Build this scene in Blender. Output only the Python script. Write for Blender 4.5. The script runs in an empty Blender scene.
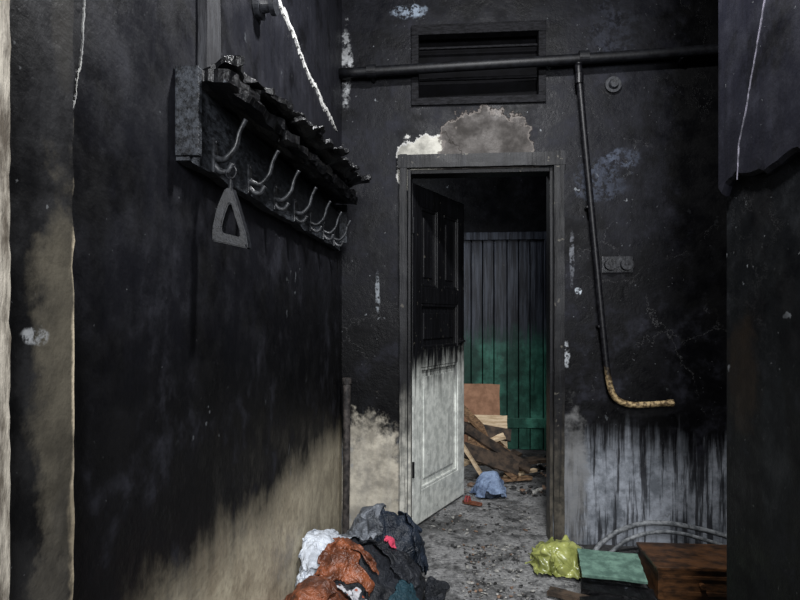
import bpy, bmesh, math, random
from mathutils import Vector, Matrix, noise, Euler
random.seed(7)
SC = bpy.context.scene

# ------------------------------------------------------------------ node DSL
class Mat:
    def __init__(s, name, rough=0.7, spec=0.3, metal=0.0):
        s.m = bpy.data.materials.new(name); s.m.use_nodes = True
        s.t = s.m.node_tree; s.t.nodes.clear()
        s.out = s.t.nodes.new('ShaderNodeOutputMaterial')
        s.b = s.t.nodes.new('ShaderNodeBsdfPrincipled')
        s.t.links.new(s.b.outputs[0], s.out.inputs[0])
        s.b.inputs['Roughness'].default_value = rough
        s.b.inputs['Metallic'].default_value = metal
        s.b.inputs['Specular IOR Level'].default_value = spec
        g = s.t.nodes.new('ShaderNodeNewGeometry'); s.P = g.outputs['Position']
        sp = s.t.nodes.new('ShaderNodeSeparateXYZ'); s.t.links.new(s.P, sp.inputs[0])
        s.X, s.Y, s.Z = sp.outputs
    def put(s, sock, v):
        if isinstance(v, bpy.types.NodeSocket): s.t.links.new(v, sock)
        elif isinstance(v, (tuple, list)):
            v = tuple(v)
            if len(sock.default_value) == 4 and len(v) == 3: v = v + (1,)
            sock.default_value = v
        else: sock.default_value = v
    def ma(s, op, a, b=None, clamp=False):
        n = s.t.nodes.new('ShaderNodeMath'); n.operation = op; n.use_clamp = clamp
        s.put(n.inputs[0], a)
        if b is not None: s.put(n.inputs[1], b)
        return n.outputs[0]
    def add(s, a, b): return s.ma('ADD', a, b)
    def sub(s, a, b): return s.ma('SUBTRACT', a, b)
    def mul(s, a, b): return s.ma('MULTIPLY', a, b)
    def sc(s, vec, v):
        n = s.t.nodes.new('ShaderNodeVectorMath'); n.operation = 'MULTIPLY'
        s.put(n.inputs[0], vec); n.inputs[1].default_value = v
        return n.outputs[0]
    def vadd(s, a, b):
        n = s.t.nodes.new('ShaderNodeVectorMath'); n.operation = 'ADD'
        s.put(n.inputs[0], a); s.put(n.inputs[1], b); return n.outputs[0]
    def noise(s, scale, detail=6, rough=0.6, vec=None, dist=0, col=False):
        n = s.t.nodes.new('ShaderNodeTexNoise')
        s.put(n.inputs['Vector'], vec if vec is not None else s.P)
        n.inputs['Scale'].default_value = scale; n.inputs['Detail'].default_value = detail
        n.inputs['Roughness'].default_value = rough; n.inputs['Distortion'].default_value = dist
        return n.outputs[1] if col else n.outputs[0]
    def voro(s, scale, vec=None):
        n = s.t.nodes.new('ShaderNodeTexVoronoi'); n.feature = 'DISTANCE_TO_EDGE'
        s.put(n.inputs['Vector'], vec if vec is not None else s.P)
        n.inputs['Scale'].default_value = scale
        return n.outputs['Distance']
    def ss(s, x, a, b, lo=0.0, hi=1.0):
        n = s.t.nodes.new('ShaderNodeMapRange'); n.interpolation_type = 'SMOOTHSTEP'
        s.put(n.inputs[0], x)
        n.inputs[1].default_value = a; n.inputs[2].default_value = b
        n.inputs[3].default_value = lo; n.inputs[4].default_value = hi
        return n.outputs[0]
    def mix(s, f, a, b):
        n = s.t.nodes.new('ShaderNodeMix'); n.data_type = 'RGBA'
        s.put(n.inputs[0], f); s.put(n.inputs[6], a); s.put(n.inputs[7], b)
        return n.outputs[2]
    def bump(s, h, strength=0.5, dist=0.01):
        n = s.t.nodes.new('ShaderNodeBump')
        n.inputs['Strength'].default_value = strength; n.inputs['Distance'].default_value = dist
        s.put(n.inputs['Height'], h); s.t.links.new(n.outputs[0], s.b.inputs['Normal'])
    def color(s, c): s.put(s.b.inputs['Base Color'], c)
    def rough(s, r): s.put(s.b.inputs['Roughness'], r)

def simple(name, c1, c2, scale=20, rough=0.7, metal=0.0, spec=0.3, bump=0.3, bd=0.004, stretch=None):
    m = Mat(name, rough, spec, metal)
    v = m.sc(m.P, stretch) if stretch else None
    n = m.noise(scale, 6, 0.65, v)
    m.color(m.mix(m.ss(n, .35, .65), c1, c2))
    m.bump(m.noise(scale*2.5, 5, .6, v), bump, bd)
    return m.m

def soot_wall(name, H='Y', line=0.62, base1=(.16,.15,.12), base2=(.34,.32,.27), cracks=1.0,
              blobs=(), streaks=0.5, mid=(.0014,.0014,.0019), up=(.0052,.0054,.0076), linevar=.45, lw=(.14,.17), chips=.8, spec=.11, mott=3.2):
    m = Mat(name, .55, spec)
    hc = m.X if H == 'X' else m.Y
    n1 = m.noise(1.9, 8, .62); n2 = m.noise(9, 8, .65); n3 = m.noise(45, 5, .6); n4 = m.noise(4.3, 7, .68, m.vadd(m.P, (7.1,3.3,1.9)))
    st = m.noise(1.0, 6, .65, m.sc(m.P, (26, 26, 1.6)))
    h1 = m.add(m.Z, m.mul(m.sub(n1, .5), 1.1))
    c = m.mix(m.ss(h1, .9, 1.9), mid, up)
    c = m.mix(m.mul(m.mul(m.ss(n2, .46, .70), m.ss(n4, .45, .62)), .8), c, tuple(x*mott for x in up))
    c = m.mix(m.mul(m.ss(n4, .50, .36), .8), c, (.0012,.0012,.0016))
    c = m.mix(m.mul(m.ss(st, .52, .42), .2), c, (.0015,.0015,.0018))
    pc = m.mix(m.ss(n2, .35, .65), base1, base2)
    pc = m.mix(m.mul(m.ss(n3, .45, .7), .35), pc, tuple(x*.4 for x in base1))
    hz = m.add(m.add(m.Z, m.mul(m.sub(n1, .5), linevar)), m.mul(m.sub(st, .5), streaks*.7))
    hz = m.add(hz, m.mul(m.sub(n2, .5), .22))
    lm = m.ss(hz, line+lw[0], line-lw[1])
    if streaks > .3:
        dr = m.ss(st, .47, .58)
        pc = m.mix(m.mul(dr, .88), pc, (.010,.010,.012))
    c = m.mix(lm, c, pc)
    chip = m.mul(m.ss(m.noise(16, 3, .5), .70, .72), m.ss(m.noise(2.3, 2, .5), .50, .58))
    c = m.mix(m.mul(chip, chips), c, (.14,.15,.16))
    c = m.mix(m.mul(m.ss(m.noise(75, 2, .5), .74, .77), .6), c, (.12,.125,.13))
    height = m.add(m.mul(n2, .6), m.mul(n3, .35))
    if cracks > 0:
        wv = m.vadd(m.P, m.sc(m.noise(7, 6, .7, col=True), (.28,.28,.28)))
        d = m.voro(1.9, wv)
        ck = m.mul(m.ss(d, .006, .001), m.ss(m.noise(2.6, 3, .6, m.vadd(m.P, (3.1,1.7,5.2))), .48, .60))
        c = m.mix(m.mul(ck, .55*cracks), c, (.07,.07,.072))
        height = m.sub(height, m.mul(ck, .3))
    ed = m.mul(m.sub(m.noise(14, 6, .65), .5), 1.1)
    brk = m.ss(m.noise(38, 6, .7), .42, .56)
    for (cx, cz, rx, rz, col, amt, sharp) in blobs:
        a = m.mul(m.sub(hc, cx), 1/rx); b = m.mul(m.sub(m.Z, cz), 1/rz)
        if sharp >= .5: a = m.ma('ABSOLUTE', a); b = m.ma('ABSOLUTE', b); r = m.ma('POWER', m.add(m.ma('POWER', a, 2.6), m.ma('POWER', b, 2.6)), 1/2.6)
        else: r = m.ma('SQRT', m.add(m.mul(a, a), m.mul(b, b)))
        r = m.add(r, m.mul(ed, 1.4 if sharp < .5 else .75))
        k = m.ss(r, 1.0, 1.0-sharp if sharp < .5 else .96)
        if rx < .17 and sharp < .4: k = m.mul(k, brk)
        vcol = m.mix(m.ss(n2, .35, .65), col, tuple(x*.45 for x in col))
        if sharp >= .5:
            vcol = m.mix(m.mul(m.ss(r, .90, .96), .6), vcol, tuple(min(.4, x*3) for x in col))
        c = m.mix(m.mul(k, amt), c, vcol)
        if sharp >= .5: height = m.sub(height, m.mul(k, .9))
    m.color(c)
    m.rough(m.ss(n2, .3, .7, .34, .68))
    m.bump(height, .5, .011)
    return m.m

# ------------------------------------------------------------------ mesh helpers
def finish(bm, name, mats, smooth=False, parent=None, loc=None, rot=None):
    me = bpy.data.meshes.new(name); bm.normal_update(); bm.to_mesh(me); bm.free()
    o = bpy.data.objects.new(name, me); SC.collection.objects.link(o)
    for mt in (mats if isinstance(mats, (list, tuple)) else [mats]): me.materials.append(mt)
    if smooth:
        for p in me.polygons: p.use_smooth = True
    if parent: o.parent = parent
    if loc: o.location = loc
    if rot: o.rotation_euler = rot
    return o

def empty(name, loc=(0,0,0)):
    o = bpy.data.objects.new(name, None); o.location = loc
    o.empty_display_size = .05
    SC.collection.objects.link(o); return o

def box(bm, a, b, mi=0, M=None, bev=0.0):
    x0,y0,z0 = a; x1,y1,z1 = b
    vs = [bm.verts.new(p) for p in [(x0,y0,z0),(x1,y0,z0),(x1,y1,z0),(x0,y1,z0),(x0,y0,z1),(x1,y0,z1),(x1,y1,z1),(x0,y1,z1)]]
    fs = [bm.faces.new([vs[i] for i in f]) for f in [(3,2,1,0),(4,5,6,7),(0,1,5,4),(1,2,6,5),(2,3,7,6),(3,0,4,7)]]
    for f in fs: f.material_index = mi
    if bev > 0:
        r = bmesh.ops.bevel(bm, geom=list({e for f in fs for e in f.edges}), offset=bev, segments=2, affect='EDGES', profile=.6)
        vs = list({v for f in r['faces'] for v in f.verts} | {v for v in vs if v.is_valid})
        for f in r['faces']: f.material_index = mi
    if M is not None:
        for v in set(vs): v.co = M @ v.co
    return vs

def plank(bm, L, W, T, M, nl=30, nw=4, jag=.0, amp=.0, seed=0, endjag=0.0, mi=0, sag=0.0):
    """board along +X, width +Y, thickness Z; noisy edges"""
    off = Vector((seed*3.17, seed*1.31, seed*7.7))
    grid = {}
    for s in (0, 1):
        for i in range(nl+1):
            for j in range(nw+1):
                x = L*i/nl; y = W*(j/nw)
                e0 = jag*(noise.noise(Vector((x*9, 0, 0))+off)+.5*noise.noise(Vector((x*35, 3, 0))+off))
                e1 = jag*(noise.noise(Vector((x*9, 9, 0))+off)+.5*noise.noise(Vector((x*35, 13, 0))+off))
                f = j/nw
                y = e0*(1-f) + (W+e1)*f
                g = i/nl
                x += (endjag*noise.noise(Vector((0, y*40, 5))+off) if g in (0, 1) else 0)
                z = (T if s else 0) + amp*noise.noise(Vector((x*10, y*16, s*5))+off) - sag*4*g*(1-g)
                grid[s,i,j] = bm.verts.new(M @ Vector((x, y, z)))
    def q(*k):
        f = bm.faces.new([grid[a] for a in k]); f.material_index = mi
    for i in range(nl):
        for j in range(nw):
            q((1,i,j),(1,i+1,j),(1,i+1,j+1),(1,i,j+1)); q((0,i,j+1),(0,i+1,j+1),(0,i+1,j),(0,i,j))
        q((0,i,0),(0,i+1,0),(1,i+1,0),(1,i,0)); q((0,i+1,nw),(0,i,nw),(1,i,nw),(1,i+1,nw))
    for j in range(nw):
        q((0,0,j+1),(0,0,j),(1,0,j),(1,0,j+1)); q((0,nl,j),(0,nl,j+1),(1,nl,j+1),(1,nl,j))

def TR(loc, rot=(0,0,0)):
    return Matrix.Translation(Vector(loc)) @ Euler(rot).to_matrix().to_4x4()

def tube(bm, pts, radii, seg=12, flat=1.0, mi=0, cap=True, sub=6):
    P = [Vector(p) for p in pts]
    if not isinstance(radii, (list, tuple)): radii = [radii]*len(P)
    Q = []; R = []
    n = len(P)
    for i in range(n-1):
        p0 = P[max(i-1,0)]; p1 = P[i]; p2 = P[i+1]; p3 = P[min(i+2,n-1)]
        for k in range(sub):
            t = k/sub
            Q.append(.5*((2*p1)+(-p0+p2)*t+(2*p0-5*p1+4*p2-p3)*t*t+(-p0+3*p1-3*p2+p3)*t**3))
            R.append(radii[i]*(1-t)+radii[i+1]*t)
    Q.append(P[-1]); R.append(radii[-1])
    rings = []; up = None
    for i, p in enumerate(Q):
        tg = (Q[min(i+1,len(Q)-1)]-Q[max(i-1,0)]).normalized()
        if up is None:
            up = Vector((0,0,1)) if abs(tg.z) < .9 else Vector((1,0,0))
        a = (up - tg*up.dot(tg)).normalized(); b = tg.cross(a); up = a
        rings.append([bm.verts.new(p + a*R[i]*math.cos(w)*flat + b*R[i]*math.sin(w)) for w in [2*math.pi*k/seg for k in range(seg)]])
    for i in range(len(rings)-1):
        for k in range(seg):
            f = bm.faces.new([rings[i][k], rings[i][(k+1)%seg], rings[i+1][(k+1)%seg], rings[i+1][k]]); f.material_index = mi; f.smooth = True
    if cap:
        f = bm.faces.new(rings[0][::-1]); f.material_index = mi
        f = bm.faces.new(rings[-1]); f.material_index = mi

def disc(bm, c, r, h, axis, seg=28, mi=0, r2=None):
    M = Matrix.Translation(Vector(c)) @ Vector(axis).to_track_quat('Z','Y').to_matrix().to_4x4() @ Matrix.Translation((0,0,h/2))
    r = bmesh.ops.create_cone(bm, cap_ends=True, segments=seg, radius1=r, radius2=r if r2 is None else r2, depth=h, matrix=M)
    for v in r['verts']:
        for f in v.link_faces: f.material_index = mi

def wall_holes(name, xs, zs, filled, y0, y1, mat):
    bm = bmesh.new(); V = {}
    def v(i, k, s):
        if (i,k,s) not in V: V[i,k,s] = bm.verts.new((xs[i], (y0,y1)[s], zs[k]))
        return V[i,k,s]
    nx, nz = len(xs)-1, len(zs)-1
    F = lambda i,k: 0 <= i < nx and 0 <= k < nz and filled(i,k)
    for i in range(nx):
        for k in range(nz):
            if not F(i,k): continue
            bm.faces.new([v(i,k,0),v(i+1,k,0),v(i+1,k+1,0),v(i,k+1,0)])
            bm.faces.new([v(i,k,1),v(i,k+1,1),v(i+1,k+1,1),v(i+1,k,1)])
            if not F(i-1,k): bm.faces.new([v(i,k,0),v(i,k+1,0),v(i,k+1,1),v(i,k,1)])
            if not F(i+1,k): bm.faces.new([v(i+1,k,0),v(i+1,k,1),v(i+1,k+1,1),v(i+1,k+1,0)])
            if not F(i,k-1): bm.faces.new([v(i,k,0),v(i,k,1),v(i+1,k,1),v(i+1,k,0)])
            if not F(i,k+1): bm.faces.new([v(i,k+1,0),v(i+1,k+1,0),v(i+1,k+1,1),v(i,k+1,1)])
    return finish(bm, name, mat)

# ------------------------------------------------------------------ materials
M_back = soot_wall('soot_and_shade_back', 'X', line=.52, base1=(.10,.11,.125), base2=(.27,.29,.325), streaks=.55, linevar=.35,
    up=(.0052,.0054,.0074),
    blobs=[(-.22,2.905,.11,.045,(.26,.31,.38),.9,.35),
           (.80,1.95,.16,.14,(.035,.042,.06),.7,.35), (.93,2.07,.10,.06,(.06,.072,.10),.7,.35), (.86,2.72,.14,.22,(.02,.022,.03),.8,.35),
           (-.12,2.06,.185,.165,(.36,.35,.31),1,.6),
           (.20,2.05,.27,.315,(.050,.044,.040),1,.6),
           (-.575,2.62,.04,.24,(.34,.35,.36),.95,.35),
           (.69,1.36,.020,.024,(.5,.55,.6),.9,.3), (.625,1.02,.022,.08,(.34,.36,.38),.9,.35),
           (.655,1.55,.016,.16,(.16,.17,.19),.8,.35),(-.40,1.36,.016,.12,(.2,.22,.24),.8,.35),
           (-.44,.30,.26,.42,(.50,.46,.38),.9,.45),
           (.66,.35,.10,.42,(.20,.20,.20),.7,.45),
           (1.36,2.2,.24,1.5,(.0010,.0010,.0013),.95,.45)])  # tall dark band at the right: shadow painted into the wall colour
M_left = soot_wall('soot_left', 'Y', line=.62, base1=(.23,.20,.145), base2=(.42,.375,.28), streaks=.1, linevar=.30, cracks=0, chips=.4,
    up=(.0095,.0098,.0130), mid=(.0016,.0016,.0022), lw=(.08,.15), spec=.14, mott=1.9)
M_pil = soot_wall('soot_pilaster', 'Y', line=-1, cracks=0, chips=.3, up=(.015,.015,.0165), mid=(.012,.012,.0125), mott=1.6,
    blobs=[(.81,1.12,.075,.36,(.085,.076,.058),.85,.45), (.80,.65,.08,.36,(.060,.055,.046),.85,.45), (.846,1.0,.017,.60,(.48,.41,.30),.95,.45),
           (.838,.6,.022,.4,(.32,.27,.19),.9,.45), (.815,1.66,.03,.16,(.035,.033,.030),.7,.45), (.75,1.195,.03,.014,(.3,.31,.32),.8,.35)])
M_right = soot_wall('soot_right', 'Y', line=-1, cracks=.2, up=(.0036,.0040,.0048), mid=(.003,.0034,.0038), streaks=.2,
    blobs=[(1.93,1.05,.12,.20,(.014,.010,.007),.7,.45), (1.75,.8,.1,.3,(.008,.0095,.011),.7,.45)])
M_rplas = soot_wall('soot_right_plaster', 'Y', line=-1, cracks=0, up=(.0068,.0070,.0105), mid=(.006,.006,.008), streaks=.2, chips=.2, mott=1.8)
M_dark = soot_wall('soot_far_room', 'X', line=.1, cracks=0, up=(.003,.003,.004), mid=(.002,.002,.003), streaks=.1)
M_ceil = soot_wall('soot_ceiling', 'X', line=-1, cracks=0, up=(.004,.004,.005), mid=(.003,.003,.004))
M_white = simple('bare_plaster', (.25,.25,.25), (.60,.60,.57), 25, bump=.7)
M_vplas = simple('violet_grey_plaster', (.05,.05,.06), (.17,.16,.20), 25, bump=.7)

fm = Mat('ash_concrete', .85, .15)
n1 = fm.noise(1.6, 7, .6); n2 = fm.noise(11, 7, .7); n3 = fm.noise(60, 5, .7); n5 = fm.noise(4, 6, .7)
c = fm.mix(fm.ss(n2, .32, .60), (.060,.060,.061), (.25,.25,.25))
c = fm.mix(fm.mul(fm.ss(n3, .5, .68), .6), c, (.42,.42,.41))
c = fm.mix(fm.mul(fm.ss(n3, .46, .32), .85), c, (.014,.014,.014))
c = fm.mix(fm.mul(fm.ss(n5, .50, .38), .65), c, (.022,.022,.022))
c = fm.mix(fm.mul(fm.ss(n1, .47, .38), .6), c, (.025,.025,.025))
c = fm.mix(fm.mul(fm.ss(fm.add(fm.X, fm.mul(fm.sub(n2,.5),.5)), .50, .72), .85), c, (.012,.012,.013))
fm.color(c); fm.bump(fm.add(n2, fm.mul(n3, .7)), .9, .02)
M_floor = fm.m

def sooty_wood(name, clean1, clean2, line, width=.25, nv=.5, up1=(.0018,.0018,.0024), up2=(.0060,.0063,.008), chip=.5, drip=.6, spec=.18, grime=0):
    m = Mat(name, .45, spec)
    st = m.noise(1.0, 6, .65, m.sc(m.P, (40, 40, 2.2))); n1 = m.noise(3, 6, .6); n2 = m.noise(18, 6, .65)
    c = m.mix(m.ss(st, .4, .65), up1, up2)
    cl = m.mix(m.ss(n2, .35, .65), clean1, clean2)
    cl = m.mix(m.mul(m.ss(st, .56, .66), drip), cl, tuple(x*.25 for x in clean1))
    if grime: cl = m.mix(m.mul(m.ss(n1, .55, .40), grime), cl, tuple(x*.15 for x in clean1))
    h = m.add(m.add(m.Z, m.mul(m.sub(n1, .5), nv)), m.mul(m.sub(st, .5), .5))
    c = m.mix(m.ss(h, line+width, line-width), c, cl)
    sp = m.mul(m.ss(m.noise(28, 4, .6), .66, .70), chip)
    c = m.mix(sp, c, (.10,.092,.075))
    m.color(c); m.bump(m.add(m.mul(st, .6), m.mul(n2, .5)), .5, .006)
    return m.m
M_leaf = sooty_wood('door_paint', (.44,.46,.43), (.72,.74,.69), .88, .14, .35, drip=.35, spec=.4)
M_frame = sooty_wood('door_frame_paint', (.22,.22,.20), (.48,.47,.42), .62, .25, .5)
M_framed = sooty_wood('door_frame_burnt', (.03,.028,.024), (.085,.075,.06), .5, .3, .6, chip=.7)
M_green = sooty_wood('green_plank_paint', (.030,.110,.080), (.058,.20,.145), 1.02, .16, .25, (.010,.011,.016), (.055,.062,.080), chip=.3, grime=.7)

mc = Mat('charred_wood', .38, .4)
c2 = mc.noise(30, 6, .7); c3 = mc.noise(9, 5, .6, mc.sc(mc.P, (4,1,4)))
cc = mc.mix(mc.ss(c2, .4, .75), (.0015,.0015,.002), (.009,.0095,.011))
cc = mc.mix(mc.mul(mc.ss(mc.noise(22,4,.6), .66, .72), .5), cc, (.08,.09,.11))
mc.color(cc); mc.bump(mc.add(mc.mul(c3, 1.2), mc.mul(c2, .6)), .8, .008)
M_char = mc.m
M_black = simple('vent_void_soot', (.0012,.0012,.0015), (.003,.003,.004), 10, spec=.05)
M_rackend = simple('weathered_rack_board', (.004,.0045,.0055), (.034,.038,.045), 14, bump=.9, stretch=(6,2,6), rough=.5, spec=.2)
M_iron = simple('sooty_iron', (.006,.0065,.008), (.026,.028,.033), 40, rough=.42, spec=.4, bump=.4, bd=.002)
M_hook = simple('cast_hook_metal', (.005,.0055,.0065), (.030,.032,.036), 60, rough=.40, spec=.35, bump=.5, bd=.002)
M_pipe = simple('burnt_pipe', (.0014,.0014,.0020), (.0055,.006,.0075), 25, rough=.5, bump=.4, bd=.002, spec=.22)
mp = Mat('scorched_gas_pipe', .45, .25)
nn = mp.noise(45, 5, .65); ln = mp.noise(8, 4, .6)
cp = mp.mix(mp.ss(nn, .45, .65), (.002,.002,.003), (.008,.008,.010))
cq = mp.mix(mp.ss(nn, .42, .6), (.06,.040,.020), (.33,.245,.13))
cp = mp.mix(mp.ss(mp.add(mp.Z, mp.mul(mp.sub(ln,.5),.5)), .98, .76), cp, cq)
mp.color(cp); mp.bump(nn, .4, .002); M_gas = mp.m

def cloth(name, c1, c2, scale=10, rough=.75, bump=.4, spec=.3):
    m = Mat(name, rough, spec)
    n = m.noise(scale, 6, .65)
    m.color(m.mix(m.ss(n, .35, .65), c1, c2))
    w = m.noise(26, 3, .55, m.vadd(m.P, m.sc(m.noise(9,2,.5,col=True),(.12,.12,.12))))
    w = m.ma('ABSOLUTE', m.sub(w, .5))
    m.bump(m.add(w, m.mul(m.noise(140,2,.5), .05)), .75, .030)
    return m.m
C_white = cloth('dirty_white_cloth', (.26,.28,.31), (.56,.60,.66))
C_orange = cloth('orange_leather', (.070,.021,.009), (.24,.070,.026), 9, .42, .5, .5)
C_rust = cloth('rust_cloth', (.05,.016,.008), (.19,.058,.023), 12, .48, .5, .5)
C_silver = cloth('grey_satin', (.045,.05,.058), (.17,.185,.21), 16, .4)
C_black = cloth('black_cloth', (.004,.005,.007), (.014,.016,.021), 9, .6)
C_navy = cloth('navy_jacket', (.005,.008,.013), (.015,.022,.036), 7, .5)
C_teal = cloth('teal_cloth', (.006,.024,.034), (.016,.055,.076), 8, .65)
C_pink = cloth('pink_cloth', (.4,.03,.07), (.65,.08,.14), 8)
pf = Mat('patchwork_print', .6, .3)
a_ = pf.noise(28, 2, .4); b_ = pf.noise(40, 2, .4, pf.vadd(pf.P, (4,4,4)))
pc = pf.mix(pf.ss(a_, .52, .56), (.02,.022,.028), (.36,.36,.38)); pc = pf.mix(pf.ss(b_, .60, .63), pc, (.26,.06,.03))
pf.color(pc); pf.bump(pf.noise(90,3,.5), .4, .003)

# ------------------------------------------------------------------ soft stuff (cloth-simulated heaps) FIRST
XL = -.6; D = 3.3
def crumple(name, c, r, mat, seed, amp=.25, freq=1.6, sub=5, parent=None, floor=.003, rot=0, lim=None):
    bm = bmesh.new(); bmesh.ops.create_icosphere(bm, subdivisions=sub, radius=1)
    o = Vector((seed*5.3, seed*2.9, seed*1.7))
    R = Matrix.Rotation(rot, 3, 'Z'); c = Vector(c)
    for v in bm.verts:
        d = v.co.normalized()
        wrp = Vector((noise.noise(d*1.3+o), noise.noise(d*1.3+o+Vector((9,0,0))), noise.noise(d*1.3+o+Vector((0,9,0)))))
        p = d*freq + wrp*1.1
        f = 0; a = 1; p2 = Vector((p.x*1.0, p.y*2.2, p.z*1.6))
        for q in range(4):
            f += a*(1-abs(2*noise.noise(p2+o)) ); p2 = p2*2.05; a *= .5
        f = f/1.875 - .55
        low = noise.noise(d*1.1+o*1.7)
        s = 1 + amp*1.6*f + .35*low
        q = R @ Vector((d.x*r[0], d.y*r[1], d.z*r[2]))*s
        w = c+q
        if w.z < floor: w.z = floor + .002*noise.noise(w*30)
        if lim and w.x < lim: w.x = lim + .002
        v.co = w
    return finish(bm, name, mat, smooth=True, parent=parent)

temps = []
def collider(o, th=.004):
    m = o.modifiers.new('col', 'COLLISION'); o.collision.thickness_outer = th; o.collision.thickness_inner = .02
    o.collision.cloth_friction = 40; o.collision.damping = .6
bm = bmesh.new(); box(bm, (-1,1.2,-.3),(1.6,5,.001)); f_ = finish(bm, 'tmp_floor', C_black); collider(f_); temps.append(f_)
bm = bmesh.new(); box(bm, (-1,1.2,-.3),(XL+.002,5,1.5)); f_ = finish(bm, 'tmp_wall', C_black); collider(f_); temps.append(f_)
cloths = []
def drape(name, c, size, mat, seed, parent=None, rip=.05, frq=9, z0=.34, frames=34, rot=0, n=46, bend=.08):
    sx, sy = size
    bm = bmesh.new(); o = Vector((seed*3.7, seed*1.9, seed*.77)); R = Matrix.Rotation(rot, 3, 'Z')
    g = {}
    for i in range(n+1):
        for j in range(n+1):
            u = i/n-.5; v = j/n-.5
            rr = (abs(2*u)**4+abs(2*v)**4)**.25 + .35*noise.noise(Vector((u*3.3, v*3.3, seed)))
            if rr > .98: continue
            x, y = u*sx, v*sy
            h = noise.noise(Vector((x*frq, y*frq*.55, 0))+o) + .55*noise.noise(Vector((x*frq*2.3, y*frq*1.7, 3))+o)
            q = R @ Vector((x+.02*noise.noise(Vector((x*12,y*12,8))+o), y+.02*noise.noise(Vector((x*12,y*12,18))+o), rip*2.2*h))
            w = Vector(c)+q; w.z = z0 + q.z + .04
            if w.x < XL+.012: w.x = XL+.012+(w.x-XL-.012)*-.15; w.z += .03
            g[i,j] = bm.verts.new(w)
    for i in range(n):
        for j in range(n):
            k = [(i,j),(i+1,j),(i+1,j+1),(i,j+1)]
            if all(a in g for a in k): bm.faces.new([g[a] for a in k])
    loose = [v for v in bm.verts if not v.link_faces]
    bmesh.ops.delete(bm, geom=loose, context='VERTS')
    ob = finish(bm, name, mat, smooth=True)
    m = ob.modifiers.new('cloth', 'CLOTH'); s = m.settings
    s.quality = 7; s.mass = .25; s.tension_stiffness = 12; s.compression_stiffness = 12; s.shear_stiffness = 5
    s.bending_stiffness = bend; s.air_damping = 1.5
    m.collision_settings.distance_min = .004; m.collision_settings.collision_quality = 3
    m.collision_settings.use_self_collision = False
    SC.frame_set(1)
    for f in range(1, frames+1): SC.frame_set(f)
    dg = bpy.context.evaluated_depsgraph_get()
    me = bpy.data.meshes.new_from_object(ob.evaluated_get(dg))
    ob.modifiers.clear(); ob.data = me
    for v in me.vertices:
        if v.co.z < .003: v.co.z = .003
        if v.co.x < XL+.003: v.co.x = XL+.003
    for p in me.polygons: p.use_smooth = True
    collider(ob)
    cloths.append(ob)
    if parent:
        ob.parent = parent; ob.matrix_parent_inverse = Matrix.Translation(-Vector(parent.location))
    return ob

pile = empty('clothes_pile', (-.35,2.6,0))
def cpile(nm, c, r, mat, seed, **k):
    o = crumple(nm, c, r, mat, seed, lim=XL+.004, **k); o.parent = pile; o.matrix_parent_inverse = Matrix.Translation((.35,-2.6,0))
    collider(o); return o
cpile('base_heap', (-.36,2.52,.05), (.24,.42,.20), C_black, 1, amp=.12)
cpile('base_heap_front', (-.49,2.06,.05), (.14,.32,.20), C_rust, 31, amp=.12)
cpile('base_heap_back', (-.30,2.76,.09), (.15,.14,.24), C_navy, 32, amp=.15)
cpile('base_heap_white', (-.535,2.42,.17), (.08,.16,.15), C_white, 33, amp=.2)
DR = lambda nm, c, s, mat, seed, **k: drape(nm, (c[0],c[1],0), s, mat, seed, pile, **k)
DR('black_trousers', (-.13,2.62), (.34,.42), C_black, 10, z0=.14)
DR('teal_sweater', (-.22,2.34), (.34,.36), C_teal, 9, z0=.22)
DR('rust_jacket', (-.51,1.99), (.26,.38), C_rust, 4, z0=.27)
DR('white_shirt', (-.52,2.44), (.24,.40), C_white, 2, z0=.36)
DR('print_dress', (-.37,2.18), (.24,.26), pf.m, 6, z0=.32)
DR('orange_jacket', (-.44,2.32), (.21,.34), C_orange, 3, z0=.36, rot=.2, frq=12, rip=.055)
DR('black_coat', (-.26,2.54), (.26,.34), C_black, 8, z0=.34)
DR('satin_blouse', (-.40,2.72), (.24,.26), C_silver, 5, z0=.38, frq=12)
DR('navy_coat', (-.23,2.78), (.26,.30), C_navy, 7, z0=.42, frq=11)
DR('pink_scarf', (-.27,2.64), (.08,.10), C_pink, 11, z0=.42, n=18, frames=26)
DR('rust_sleeve', (-.33,2.36), (.12,.20), C_rust, 13, z0=.36, rot=.8, n=28)
DR('black_sock', (-.37,2.56), (.16,.2), C_black, 15, z0=.40, rot=.4, n=24)

bagc = crumple('bag_stuff', (.54,2.98,.03), (.11,.09,.08), C_black, 41, amp=.2)
bag = empty('plastic_bag', (.54,2.98,0)); bagc.parent = bag; bagc.matrix_parent_inverse = Matrix.Translation((-.54,-2.98,0)); collider(bagc)
M_bag = simple('yellow_green_polythene', (.11,.125,.03), (.30,.32,.10), 9, .28, 0, .5, .3)
drape('bag_film', (.535,2.96,0), (.34,.32), M_bag, 51, bag, rip=.07, frq=16, z0=.18, frames=24, bend=.3)
rag = empty('blue_rag', (.27,4.15,0))
r0 = crumple('core', (.27,4.15,.02), (.08,.08,.11), C_navy, 42, amp=.2); r0.parent = rag; r0.matrix_parent_inverse = Matrix.Translation((-.27,-4.15,0)); collider(r0)
drape('cloth', (.27,4.15,0), (.32,.27), cloth('blue_cloth', (.07,.10,.17), (.22,.29,.42), 12), 52, rag, z0=.2)
for t in temps: bpy.data.objects.remove(t, do_unlink=True)
for o in bpy.data.objects:
    for m in list(o.modifiers):
        if m.type == 'COLLISION': o.modifiers.remove(m)
for o in cloths:
    m = o.modifiers.new('thick', 'SOLIDIFY'); m.thickness = .004; m.offset = 1
    m = o.modifiers.new('sub', 'SUBSURF'); m.levels = 1; m.render_levels = 1
SC.frame_set(1)

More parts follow.
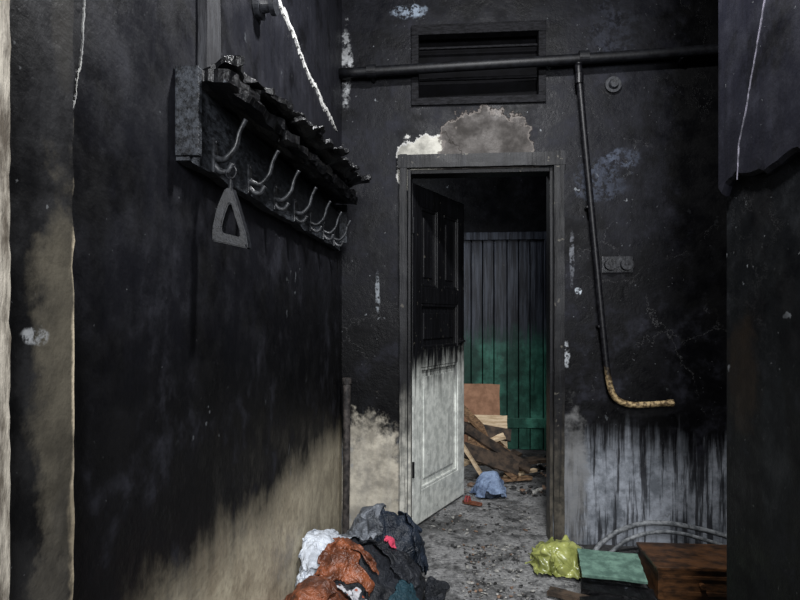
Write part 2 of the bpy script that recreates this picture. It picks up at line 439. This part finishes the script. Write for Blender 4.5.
# ------------------------------------------------------------------ room shell
H = 3.15
def slab(name, a, b, mat):
    bm = bmesh.new(); box(bm, a, b); return finish(bm, name, mat)
bm = bmesh.new()
nx, ny = 150, 330
vs = [[None]*(ny+1) for _ in range(nx+1)]
for i in range(nx+1):
    for j in range(ny+1):
        x = -1.7+3.8*i/nx; y = -1.6+7.6*j/ny
        vs[i][j] = bm.verts.new((x, y, -.004 + .004*noise.noise(Vector((x*9, y*9, 0)))))
for i in range(nx):
    for j in range(ny):
        bm.faces.new([vs[i][j], vs[i+1][j], vs[i+1][j+1], vs[i][j+1]])
finish(bm, 'floor', M_floor, smooth=True)
slab('ceiling', (-1.7,-1.6,H), (2.1,6.0,H+.1), M_ceil)
wl = slab('wall_left', (XL-.15,-1.6,-.02), (XL,D,H), M_left)
xs = [XL-.15, -.231, -.192, .4965, .555, 2.0]; zs = [-.02, 2.03, 2.40, 2.80, H]
def filled(i, k):
    if k == 0 and 1 <= i <= 3: return False
    if k == 2 and i == 2: return False
    return True
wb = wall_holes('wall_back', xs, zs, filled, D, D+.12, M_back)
wr = slab('wall_right', (.90,-1.6,-.02), (1.06,2.04,H), M_right)
slab('wall_alcove', (1.9,1.0,-.02), (2.0,D,H), M_dark)
slab('wall_far', (-1.6,5.75,-.02), (1.4,5.85,H), M_dark)
slab('wall_far_left', (-1.7,3.42,-.02), (-1.6,5.85,H), M_dark)
slab('wall_far_right', (.98,3.42,-.02), (1.08,5.75,H), M_dark)

bm = bmesh.new(); n = 160; prev = None
for k in range(n+1):
    z = -.01 + (H+.01)*k/n
    e = .006*noise.noise(Vector((z*22, 0, 1))) + .004*noise.noise(Vector((z*70, 2, 1)))
    ch = .008+.008*abs(noise.noise(Vector((z*12, 5, 3))))
    ring = [(XL-.01,.60,z),(-.548,.60,z),(-.55,.72,z),(-.55+e*.2,.847-ch,z),(-.55-ch*.8,.847+e,z),(XL-.01,.852+e,z)]
    r = [bm.verts.new(p) for p in ring]
    if prev:
        for q in range(len(r)-1): bm.faces.new([prev[q],prev[q+1],r[q+1],r[q]])
    prev = r
finish(bm, 'wall_pilaster', M_pil)
bm = bmesh.new(); prev = None
for k in range(n+1):
    z = -.01 + (H+.01)*k/n
    e = .003*noise.noise(Vector((z*30, 0, 9)))+.002*noise.noise(Vector((z*90, 0, 9)))
    ring = [(XL,.50,z),(-.535,.50,z),(-.535+e*.3,.690+e,z),(-.5495,.696+e,z)]
    r = [bm.verts.new(p) for p in ring]
    if prev:
        for q in range(len(r)-1): bm.faces.new([prev[q],prev[q+1],r[q+1],r[q]])
    prev = r
finish(bm, 'trim_left', simple('peeling_trim_paint', (.06,.048,.035), (.34,.31,.26), 14, bump=.8, stretch=(3,3,.8)))

bm = bmesh.new(); cols = 110
for i in range(cols+1):
    y = 2.045 - 2.6*i/cols
    zb = 1.635 + .03*noise.noise(Vector((y*6,0,0))) + .03*noise.noise(Vector((y*22,1,0))) + .015*noise.noise(Vector((y*70,1,0)))
    th = .024
    a = bm.verts.new((.90-th, y, H)); b = bm.verts.new((.90-th, y, zb+.010)); c_ = bm.verts.new((.90-th*.5, y, zb)); d_ = bm.verts.new((.90, y, zb))
    if i:
        for q in range(3): bm.faces.new([pr[q], (a,b,c_,d_)[q], (a,b,c_,d_)[q+1], pr[q+1]])
    else:
        e_ = bm.verts.new((.90, y, H)); bm.faces.new([a,b,c_,d_,e_])
    pr = (a,b,c_,d_)
finish(bm, 'plaster_layer', M_rplas, parent=wr)

def ribbon(name, pts, w, plane, off, parent, mat, thick=.004, seed=0):
    bm = bmesh.new(); pr = None; N = 70
    segs = [(Vector(pts[i]), Vector(pts[i+1])) for i in range(len(pts)-1)]
    tot = sum((b-a).length for a,b in segs)
    for k in range(N+1):
        s = tot*k/N
        for a,b in segs:
            if s <= (b-a).length+1e-6: break
            s -= (b-a).length
        p = a+(b-a).normalized()*s; t = (b-a).normalized(); nrm = Vector((-t.y, t.x))
        u = k/N
        ww = w*(.55+.9*abs(noise.noise(Vector((u*14, seed, 0))))+.5*noise.noise(Vector((u*60, seed, 2))))*min(1, 8*u+.1, 8*(1-u)+.1)
        p = p + nrm*w*.8*noise.noise(Vector((u*9, seed, 7))) + nrm*w*.5*noise.noise(Vector((u*30, seed, 9)))
        c = [p-nrm*ww, p-nrm*ww*.6, p+nrm*ww*.6, p+nrm*ww]
        hh = [0, thick, thick*.8, 0]
        if plane == 'X': r = [bm.verts.new((q.x, off-h, q.y)) for q,h in zip(c,hh)]
        else: r = [bm.verts.new((off+h, q.x, q.y)) for q,h in zip(c,hh)]
        if pr:
            for q in range(3): bm.faces.new([pr[q],pr[q+1],r[q+1],r[q]])
        pr = r
    return finish(bm, name, mat, parent=parent)
ribbon('wiring_chase', [(1.93,2.33),(2.25,2.31),(2.5,2.25),(3.15,2.21)], .024, 'Y', XL, wl, M_white, .006, 1)
ribbon('plaster_crack_1', [(.945,1.80),(.935,1.66),(.905,1.53)], .004, 'Y', XL, wl, M_white, .002, 2)
ribbon('plaster_crack_2', [(1.66,2.30),(1.756,2.1),(1.85,1.86),(1.905,1.74),(1.915,1.64)], .005, 'Y', .8765, wr, M_vplas, -.003, 3)
ribbon('plaster_crack_3', [(.66,2.1),(.664,1.5),(.66,.9),(.665,.4)], .0035, 'Y', -.535, wl, M_white, .002, 4)

# ------------------------------------------------------------------ vent window above door
bm = bmesh.new()
x0,x1,z0,z1 = -.192,.4965,2.40,2.80
for a,b in [((x0-.02,D-.018,z1-.035),(x1+.02,D+.05,z1+.02)), ((x0-.02,D-.018,z0-.02),(x1+.02,D+.05,z0+.02)),
            ((x0-.02,D-.016,z0+.02),(x0+.02,D+.05,z1-.035)), ((x1-.02,D-.016,z0+.02),(x1+.02,D+.05,z1-.035)),
            ((x0+.02,D+.03,2.705),(x1-.02,D+.05,2.717)), ((x0+.02,D+.04,2.535),(x1-.02,D+.06,2.550))]:
    box(bm, a, b, 0, bev=.004)
box(bm, (x0+.001,D+.10,z0+.001),(x1-.001,D+.115,z1-.001), 1)
finish(bm, 'window_1', [simple('vent_burnt_wood', (.0015,.0015,.002), (.010,.010,.012), 30, bump=.8, stretch=(1,1,5), spec=.12), M_black])

# ------------------------------------------------------------------ door frame + leaf
par = empty('door_1', (-.22, 3.42, 0))
def to(o): o.parent = par; o.matrix_parent_inverse = Matrix.Translation((.22,-3.42,0)); return o
bm = bmesh.new()
plank(bm, 2.11, .040, .035, Matrix(((0,1,0,-.275),(0,0,1,D-.033),(1,0,0,0),(0,0,0,1))), 70, 3, .003, .002, 1)
box(bm, (-.2305,D-.025,0),(-.214,D+.12,2.03), bev=.003)
to(finish(bm, 'jamb_left', M_frame))
bm = bmesh.new()
plank(bm, 2.11, .054, .035, Matrix(((0,1,0,.556),(0,0,1,D-.033),(1,0,0,0),(0,0,0,1))), 70, 3, .003, .003, 2)
box(bm, (.538,D-.001,0),(.5545,D+.12,2.03), bev=.003)
to(finish(bm, 'jamb_right', M_framed))
bm = bmesh.new()
plank(bm, .90, .070, .038, Matrix(((1,0,0,-.285),(0,0,1,D-.036),(0,1,0,2.035),(0,0,0,1))), 40, 3, .003, .003, 3)
box(bm, (-.214,D-.001,2.008),(.538,D+.12,2.0295), bev=.003)
to(finish(bm, 'head', M_framed))
bm = bmesh.new(); Lw, Lh, T = .752, 1.99, .042
Z0 = .012
def bx(a,b,bev=.004): box(bm, a, b, 0, bev=bev)
bx((0,0,Z0),(.105,T,Lh)); bx((Lw-.105,0,Z0),(Lw,T,Lh))
for za,zb in [(Z0,.20),(.92,1.03),(1.30,1.40),(1.87,Lh)]: bx((.10,.001,za),(Lw-.10,T-.001,zb))
bx((Lw/2-.045,.001,1.395),(Lw/2+.045,T-.001,1.875))
def panel(xa,xb,za,zb):
    bx((xa-.005,.016,za-.005),(xb+.005,.026,zb+.005),0)
    w=.018
    bx((xa,.004,za),(xa+w,.02,zb),.005); bx((xb-w,.004,za),(xb,.02,zb),.005)
    bx((xa+w,.004,za),(xb-w,.02,za+w),.005); bx((xa+w,.004,zb-w),(xb-w,.02,zb),.005)
    bx((xa+.055,.009,za+.055),(xb-.055,.018,zb-.055),.006)
panel(.105,Lw-.105,.20,.92); panel(.105,Lw-.105,1.03,1.30)
panel(.105,Lw/2-.045,1.40,1.87); panel(Lw/2+.045,Lw-.105,1.40,1.87)
leaf = finish(bm, 'leaf', M_leaf)
leaf.parent = par; leaf.location = (.008,.012,0); leaf.rotation_euler = (0,0,math.atan2(.69,.31))
bm = bmesh.new()
disc(bm, (Lw-.06,0,1.06), .022, .008, (0,-1,0)); tube(bm, [(Lw-.06,-.005,1.06),(Lw-.06,-.025,1.06),(Lw-.08,-.032,1.06),(Lw-.15,-.032,1.055)], [.007,.007,.007,.006], 10)
for hz in (.3,1.7): disc(bm, (-.004,-.004,hz), .008, .09, (0,0,1), 12)
hd = finish(bm, 'handle', M_pipe); hd.parent = leaf

# ------------------------------------------------------------------ pipes
bm = bmesh.new()
tube(bm, [(XL+.001,3.225,2.545),(.2,3.225,2.565),(.9,3.225,2.585),(1.89,3.225,2.62)], .027, 16)
for px in (-.45,.675,1.5):
    disc(bm, (px,3.225,2.547+.03*(px+.6)), .034, .05, (1,0,0), 20)
tube(bm, [(-.42,3.225,2.53),(-.42,3.27,2.52),(-.42,3.299,2.52)], .009, 8)
tube(bm, [(1.2,3.225,2.57),(1.2,3.27,2.56),(1.2,3.299,2.56)], .009, 8)
finish(bm, 'ceiling_pipe', M_pipe)
bm = bmesh.new()
tube(bm, [(.675,3.225,2.56),(.680,3.235,2.48),(.72,3.235,2.03),(.775,3.235,1.44),(.805,3.235,1.12),(.83,3.235,.90),(.862,3.235,.80),(.935,3.235,.762),(1.03,3.235,.762),(1.145,3.235,.772)],
     [.02,.018,.017,.017,.017,.0165,.016,.016,.0155,.015], 14, sub=8)
disc(bm, (.678,3.232,2.50), .024, .05, (0,0,-1), 16)
disc(bm, (1.13,3.235,.771), .019, .03, (1,0,0), 8)
for (px,pz) in ((.74,1.80),(.80,1.17)):
    box(bm, (px-.022,3.232,pz-.006),(px+.022,3.2999,pz+.006), bev=.003)
finish(bm, 'gas_pipe', M_gas)

bm = bmesh.new()
for cx in (.852,.935):
    disc(bm, (cx,3.299,1.50), .042, .014, (0,-1,0), 32)
    disc(bm, (cx,3.287,1.50), .034, .022, (0,-1,0), 32, r2=.030)
    disc(bm, (cx-.01,3.266,1.50), .005, .004, (0,-1,0), 8, mi=1); disc(bm, (cx+.01,3.266,1.50), .005, .004, (0,-1,0), 8, mi=1)
box(bm, (.81,3.29,1.455),(.975,3.299,1.545), bev=.004)
finish(bm, 'wall_socket', [simple('burnt_bakelite', (.003,.003,.004), (.022,.023,.026), 30, rough=.35), M_pipe])
bm = bmesh.new()
disc(bm, (.868,3.299,2.46), .042, .02, (0,-1,0), 28); disc(bm, (.868,3.281,2.46), .028, .02, (0,-1,0), 28, r2=.02)
finish(bm, 'junction_box', M_iron)
bm = bmesh.new()
disc(bm, (XL+.001,1.82,2.19), .045, .018, (1,0,0), 28); disc(bm, (XL+.017,1.82,2.19), .028, .03, (1,0,0), 28, r2=.022); disc(bm, (XL+.047,1.82,2.19), .034, .016, (1,0,0), 28)
tube(bm, [(XL+.03,1.82,2.21),(XL+.05,1.83,2.30),(XL+.02,1.84,2.6),(XL+.012,1.84,3.14)], .006, 8)
finish(bm, 'cable_insulator', M_iron)
bm = bmesh.new()
plank(bm, 1.36, .085, .022, Matrix(((0,0,1,XL+.002),(0,1,0,1.385),(1,0,0,1.80),(0,0,0,1))), 50, 4, .003, .002, 4)
finish(bm, 'wall_batten', simple('sooty_batten', (.008,.008,.010), (.026,.027,.031), 14, bump=.6, stretch=(6,6,1)))
bm = bmesh.new()
tube(bm, [(-.555,3.16,.0),(-.553,3.18,.4),(-.556,3.21,.88)], [.019,.019,.021], 12)
disc(bm, (-.556,3.21,.86), .025, .03, (0,0,1), 12)
finish(bm, 'corner_pole', simple('rusty_pole', (.010,.009,.009), (.055,.047,.043), 30, bump=.6))

# ------------------------------------------------------------------ coat rack
rack = empty('coat_rack', (XL, 1.27, 1.6))
def rp(o): o.parent = rack; o.matrix_parent_inverse = Matrix.Translation((-XL,-1.27,-1.6)); return o
bm = bmesh.new()
YY = Matrix(((0,0,1,XL+.002),(1,0,0,1.27),(0,1,0,1.565),(0,0,0,1)))
plank(bm, 1.80, .185, .03, YY, 110, 6, .008, .003, 5, .01)
rp(finish(bm, 'back_board', M_rackend))
bm = bmesh.new()
box(bm, (XL+.002,1.262,1.572),(-.545,1.285,1.768), bev=.004); box(bm, (XL+.002,3.06,1.60),(-.53,3.08,1.80), bev=.004)
rp(finish(bm, 'end_brackets', M_rackend))
bm = bmesh.new()
def shelf(x, y, z, L, w, th, tilt, rise, jag, amp, seed, yaw=0):
    M = Matrix.Translation((x,y,z)) @ Matrix.Rotation(rise,4,'X') @ Matrix.Rotation(yaw,4,'Z') @ Matrix.Rotation(tilt,4,'Y') @ Matrix(((0,1,0,0),(1,0,0,0),(0,0,-1,0),(0,0,0,1)))
    plank(bm, L, w, th, M, 150, 8, jag, amp, seed, .03)
shelf(XL+.012,1.30,1.770,1.80,.105,.022,.05,.036,.030,.012,11)
shelf(XL+.03,1.30,1.795,1.76,.095,.010,-.10,.055,.040,.020,12, .02)
shelf(XL+.02,1.50,1.815,1.50,.13,.010,.12,.075,.045,.022,13, -.02)
shelf(-.505,1.36,1.760,1.62,.040,.022,.5,.044,.030,.014,14)
shelf(-.50,1.70,1.765,1.33,.035,.026,.1,.050,.025,.018,15)
shelf(-.515,1.75,1.795,1.20,.08,.010,-.35,.065,.04,.022,16,-.03)
shelf(-.56,1.45,1.82,.80,.07,.008,.35,.02,.03,.03,17,.03)
rp(finish(bm, 'charred_shelf', M_char, smooth=False))
def hook(y, k):
    bm = bmesh.new(); x = -.567; z = 1.605
    rn = random.Random(k); tw = rn.uniform(-.012,.012)
    box(bm, (x-.002,y-.014,z-.038),(x+.006,y+.014,z+.045), bev=.004)
    tube(bm, [(x,y,z+.0),(x+.028,y+tw,z-.008),(x+.055,y+tw,z+.018),(x+.066,y+tw,z+.055),(x+.082,y+tw,z+.086)], [.013,.010,.0085,.007,.008], 10, flat=.7)
    tube(bm, [(x,y,z-.018),(x+.016,y,z-.034),(x+.034,y,z-.034),(x+.046,y,z-.016)], [.010,.008,.007,.008], 10)
    for zz in (z+.036,z-.03): disc(bm, (x+.005,y,zz), .005, .003, (1,0,0), 8)
    o = finish(bm, 'hook_%d' % k, M_hook, smooth=True); rp(o)
for k in range(7): hook(1.405+.25*k, k+1)

bm = bmesh.new(); hy = 1.40
outer = [(-.532,1.525),(-.550,1.480),(-.560,1.430),(-.560,1.400),(-.480,1.383),(-.484,1.415),(-.505,1.490),(-.517,1.528)]
inner = [(-.523,1.490),(-.532,1.465),(-.539,1.436),(-.538,1.420),(-.498,1.410),(-.500,1.428),(-.513,1.470),(-.518,1.490)]
tops = []
for s_ in (-1, 1):
    tops.append(([bm.verts.new((x, hy+s_*.015+(x+.52)*.25, z)) for x,z in outer], [bm.verts.new((x, hy+s_*.015+(x+.52)*.25, z)) for x,z in inner]))
(o0,i0),(o1,i1) = tops; N = len(outer)
for i in range(N):
    j = (i+1)%N
    bm.faces.new([o0[i],o0[j],i0[j],i0[i]]); bm.faces.new([o1[j],o1[i],i1[i],i1[j]])
    bm.faces.new([o0[j],o0[i],o1[i],o1[j]]); bm.faces.new([i0[i],i0[j],i1[j],i1[i]])
bmesh.ops.recalc_face_normals(bm, faces=bm.faces[:])
bmesh.ops.bevel(bm, geom=bm.edges[:], offset=.0025, segments=2, affect='EDGES')
tube(bm, [(-.525,hy,1.515),(-.524,hy,1.54),(-.523,hy,1.556)], [.008,.006,.005], 8)
tube(bm, [(-.523+.012*math.cos(a),hy+.003*math.sin(a),1.566+.015*math.sin(a)) for a in [i*math.pi/6 for i in range(13)]], .003, 8, sub=3, cap=False)
finish(bm, 'hanging_handle', simple('sooty_handle', (.0025,.0027,.0035), (.013,.014,.017), 90, rough=.45, spec=.15, bump=.5, bd=.002))

# ------------------------------------------------------------------ far room
bm = bmesh.new(); px = -.25; k = 0
while px < .84:
    w = .105 if k % 3 else .12
    box(bm, (px,5.60+.003*(k%2),.0),(min(px+w-.009,.86),5.625,1.93), 0, bev=.004); px += w; k += 1
box(bm, (-.27,5.640,.0),(.87,5.65,1.93), 1)
box(bm, (-.27,5.57,1.93),(.90,5.65,2.0), bev=.004); box(bm, (.86,5.57,0),(.92,5.65,1.93), bev=.004); box(bm, (-.33,5.57,0),(-.27,5.65,2.0), bev=.004)
box(bm, (-.25,5.585,.20),(.86,5.60,.29), bev=.003)
finish(bm, 'plank_partition', [M_green, M_black])
M_card = simple('brown_cardboard', (.20,.10,.055), (.32,.17,.10), 14)
M_ply = simple('pale_plywood', (.42,.30,.18), (.66,.52,.35), 12, stretch=(1,1,6))
M_pl2 = simple('old_plank', (.07,.04,.025), (.27,.165,.09), 14, stretch=(2,2,8))
M_pl3 = simple('sooty_plank', (.012,.010,.009), (.07,.048,.033), 14)
def sheet(name, M, L, Wd, T, mat, jag=.004, seed=1):
    bm = bmesh.new(); plank(bm, L, Wd, T, M, 24, 8, jag, .003, seed, .006); return finish(bm, name, mat)
sheet('cardboard_sheet', TR((.09,5.16,.006),(math.radians(80),0,0)), .34, .64, .008, M_card, seed=2)
sheet('plywood_sheet', TR((.15,5.00,.006),(math.radians(78),0,math.radians(-4))), .32, .40, .012, M_ply, seed=3)
bm = bmesh.new()
def pk(loc, rot, L, w, t, mi, seed): plank(bm, L, w, t, TR(loc, rot), 20, 3, .004, .003, seed, .01, mi)
pk((.06,4.66,.50),(.5,.78,-.05), .68,.08,.022,0,1)
pk((.10,4.58,.34),(.7,.55,-.1), .56,.08,.025,2,2)
pk((.07,4.50,.09),(.2,-.25,.5), .42,.10,.025,1,3)
pk((.13,4.55,.28),(.1,.62,-.35), .44,.07,.03,0,4)
pk((.08,4.40,.20),(.9,.35,.15), .44,.12,.02,2,5)
pk((.33,4.60,.06),(.3,-.1,.9), .40,.08,.022,2,6)
pk((.42,4.75,.04),(.1,-.08,.2), .35,.10,.025,2,8)
pk((.42,4.50,.02),(0,-.05,.6), .30,.035,.02,1,9)
pk((.07,4.66,.32),(.9,.15,.0), .40,.10,.02,2,10)
pk((.20,4.60,.21),(.3,-.35,.1), .24,.06,.025,1,11)
pk((.30,4.40,.012),(0,-.02,.3), .32,.06,.02,0,12)
pk((.07,4.34,.30),(.4,1.0,.2), .34,.04,.02,1,13)
finish(bm, 'broken_planks', [M_pl2, M_ply, M_pl3])

bm = bmesh.new()
out = [(-.045,-.10),(-.05,0),(-.038,.05),(-.045,.10),(-.02,.135),(.02,.135),(.045,.10),(.036,.03),(.04,-.05),(.03,-.12),(0,-.14),(-.03,-.13)]
Ms = TR((.145,3.93,.004),(0,0,1.1)); S=.5
lo = [bm.verts.new(Ms @ Vector((x*S,y*S,0))) for x,y in out]; hi = [bm.verts.new(Ms @ Vector((x*S,y*S,.014))) for x,y in out]
bm.faces.new(hi[::-1]); bm.faces.new(lo)
for i in range(len(out)): bm.faces.new([lo[i],lo[(i+1)%len(out)],hi[(i+1)%len(out)],hi[i]])
for yy in (.05,.085): tube(bm, [Ms @ Vector((-.045*S,yy*S,.012)), Ms @ Vector((-.02*S,yy*S,.04)), Ms @ Vector((.02*S,yy*S,.04)), Ms @ Vector((.045*S,yy*S,.012))], .006, 8, mi=1)
bmesh.ops.recalc_face_normals(bm, faces=bm.faces[:])
finish(bm, 'sandal', [C_rust, simple('dull_red_strap', (.12,.02,.02), (.28,.05,.05))])

# ------------------------------------------------------------------ right-hand debris
bm = bmesh.new()
cx0,cx1,cy0,cy1,ch = .89,1.30,2.66,2.93,.135
box(bm,(cx0,cy0,.004),(cx1,cy0+.018,ch),bev=.003); box(bm,(cx0,cy1-.018,.004),(cx1,cy1,ch),bev=.003)
box(bm,(cx0,cy0+.018,.004),(cx0+.018,cy1-.018,ch),bev=.003); box(bm,(cx1-.018,cy0+.018,.004),(cx1,cy1-.018,ch),bev=.003)
box(bm,(cx0-.008,cy0-.008,ch),(cx1+.008,cy1+.008,ch+.016),bev=.004)
box(bm,(cx0+.02,cy0-.006,.03),(cx1-.02,cy0,.045)); box(bm,(cx0+.02,cy0-.006,.10),(cx1-.02,cy0,.112))
disc(bm, (1.07,cy0,.075), .012, .02, (0,-1,0), 12)
finish(bm, 'wooden_crate', simple('brown_varnished_wood', (.012,.006,.003), (.070,.030,.011), 6, rough=.4, stretch=(2,3,6), spec=.35))
sheet('green_board', TR((.575,2.68,.085),(.10,.03,-.12)), .27, .24, .012, simple('mint_paint', (.05,.095,.076), (.125,.215,.17), 18), .004, 5)
bm = bmesh.new()
pk((.56,2.64,.03),(.10,.04,-.20), .30,.09,.022,0,21); pk((.42,2.66,.006),(0,-.02,-.5), .22,.05,.02,1,22)
pk((.56,2.50,.01),(0,-.03,.12), .30,.11,.02,0,24)
pk((.60,2.74,.006),(0,0,.0), .24,.08,.045,0,27)
finish(bm, 'charred_boards', [M_char, M_pl3])
bm = bmesh.new()
tube(bm, [(.72,3.10,.014),(.76,3.13,.06),(.86,3.17,.115),(.99,3.2,.15),(1.12,3.2,.155),(1.25,3.2,.135),(1.40,3.2,.10),(1.6,3.18,.03),(1.85,3.1,.015)], .013, 12, mi=0)
tube(bm, [(.72,3.04,.014),(.80,3.10,.030),(.90,3.14,.085),(1.02,3.16,.118),(1.15,3.17,.118),(1.28,3.17,.09),(1.42,3.15,.05),(1.6,3.1,.013)], .010, 12, mi=0)
finish(bm, 'rubber_hose', simple('dirty_hose', (.05,.055,.06), (.20,.21,.22), 30, rough=.5))

rn = random.Random(3)
def chunk(bm, x, y, s, mi):
    r = bmesh.ops.create_icosphere(bm, subdivisions=1, radius=s)
    sx, sy, sz = rn.uniform(.6,1.4), rn.uniform(.6,1.4), rn.uniform(.25,.6)
    R = Euler((rn.uniform(-.3,.3),rn.uniform(-.3,.3),rn.uniform(0,6.28))).to_matrix()
    o = Vector((rn.random()*50,0,0))
    for v in r['verts']:
        p = v.co*(1+.5*noise.noise(v.co/s*1.5+o)); v.co = R @ Vector((p.x*sx,p.y*sy,p.z*sz)) + Vector((x,y,s*sz*.6))
        for f in v.link_faces: f.material_index = mi
avoid = [(-.6,.05,1.9,3.0),(.40,.92,2.48,2.98),(.86,1.32,2.6,2.97),(.36,.72,2.80,3.14),(.12,.42,4.0,4.3),(.08,.22,3.85,4.0),(.03,.7,4.3,5.25)]
def scat(bm, n, x0,x1,y0,y1, smin, smax, w=(3,2,1)):
    for _ in range(n):
        s = smin+(smax-smin)*rn.random()**3
        x, y = rn.uniform(x0,x1), rn.uniform(y0,y1)
        if any(a-s < x < b+s and c-s < y < d+s for a,b,c,d in avoid): continue
        chunk(bm, x, y, s, rn.choices([0,1,2],w)[0])
MR = [simple('char_bits', (.006,.006,.006), (.04,.04,.04), 40), simple('plaster_bits', (.12,.12,.11), (.34,.33,.31), 40), simple('brick_bits', (.08,.05,.035), (.2,.13,.09), 40)]
bm = bmesh.new()
scat(bm, 700, .0,.40,2.2,3.25,.003,.011,(3,3,1)); scat(bm, 220,-.15,.5,3.4,4.0,.003,.012)
finish(bm, 'rubble', MR)
bm = bmesh.new()
scat(bm, 500,.42,1.4,2.3,3.02,.004,.024,(5,3,1)); scat(bm, 120,.60,.70,3.0,3.25,.004,.02,(5,3,1))
finish(bm, 'rubble', MR)
bm = bmesh.new(); avoid = avoid[:-1]
scat(bm, 160,.1,.8,4.15,4.38,.005,.03,(5,1,1)); scat(bm, 120,.62,.85,4.2,5.4,.005,.03,(5,1,1))
finish(bm, 'rubble', MR)

# ------------------------------------------------------------------ lights
def area(name, loc, target, size, power, col, sy=None):
    l = bpy.data.lights.new(name, 'AREA'); l.energy = power; l.color = col; l.size = size
    if sy: l.shape = 'RECTANGLE'; l.size_y = sy
    o = bpy.data.objects.new(name, l); SC.collection.objects.link(o); o.location = loc
    o.rotation_euler = (Vector(target)-Vector(loc)).to_track_quat('-Z','Y').to_euler(); return o
area('window_light', (.30,-1.3,2.2), (-.0,3.3,.8), .7, 160, (.96,.975,1.0), .9)
area('ceiling_light', (.30,1.75,3.08), (.10,2.3,.0), .16, 92, (.98,.985,1.0))
area('far_room_light', (-.9,4.6,2.6), (.5,5.4,.6), .6, 22, (.90,.95,1.0))
w = bpy.data.worlds.new('World'); SC.world = w; w.use_nodes = True
w.node_tree.nodes['Background'].inputs[0].default_value = (.6,.7,1,1); w.node_tree.nodes['Background'].inputs[1].default_value = .08

# ------------------------------------------------------------------ camera
cam = bpy.data.cameras.new('camera'); co = bpy.data.objects.new('camera', cam); SC.collection.objects.link(co)
co.location = (0,0,1.22); co.rotation_euler = (math.radians(90),0,math.atan2(50,600))
cam.sensor_width = 36; cam.lens = 27; cam.shift_y = 17/800; cam.clip_start = .05
SC.camera = co
SC.view_settings.view_transform = 'Standard'; SC.view_settings.look = 'None'
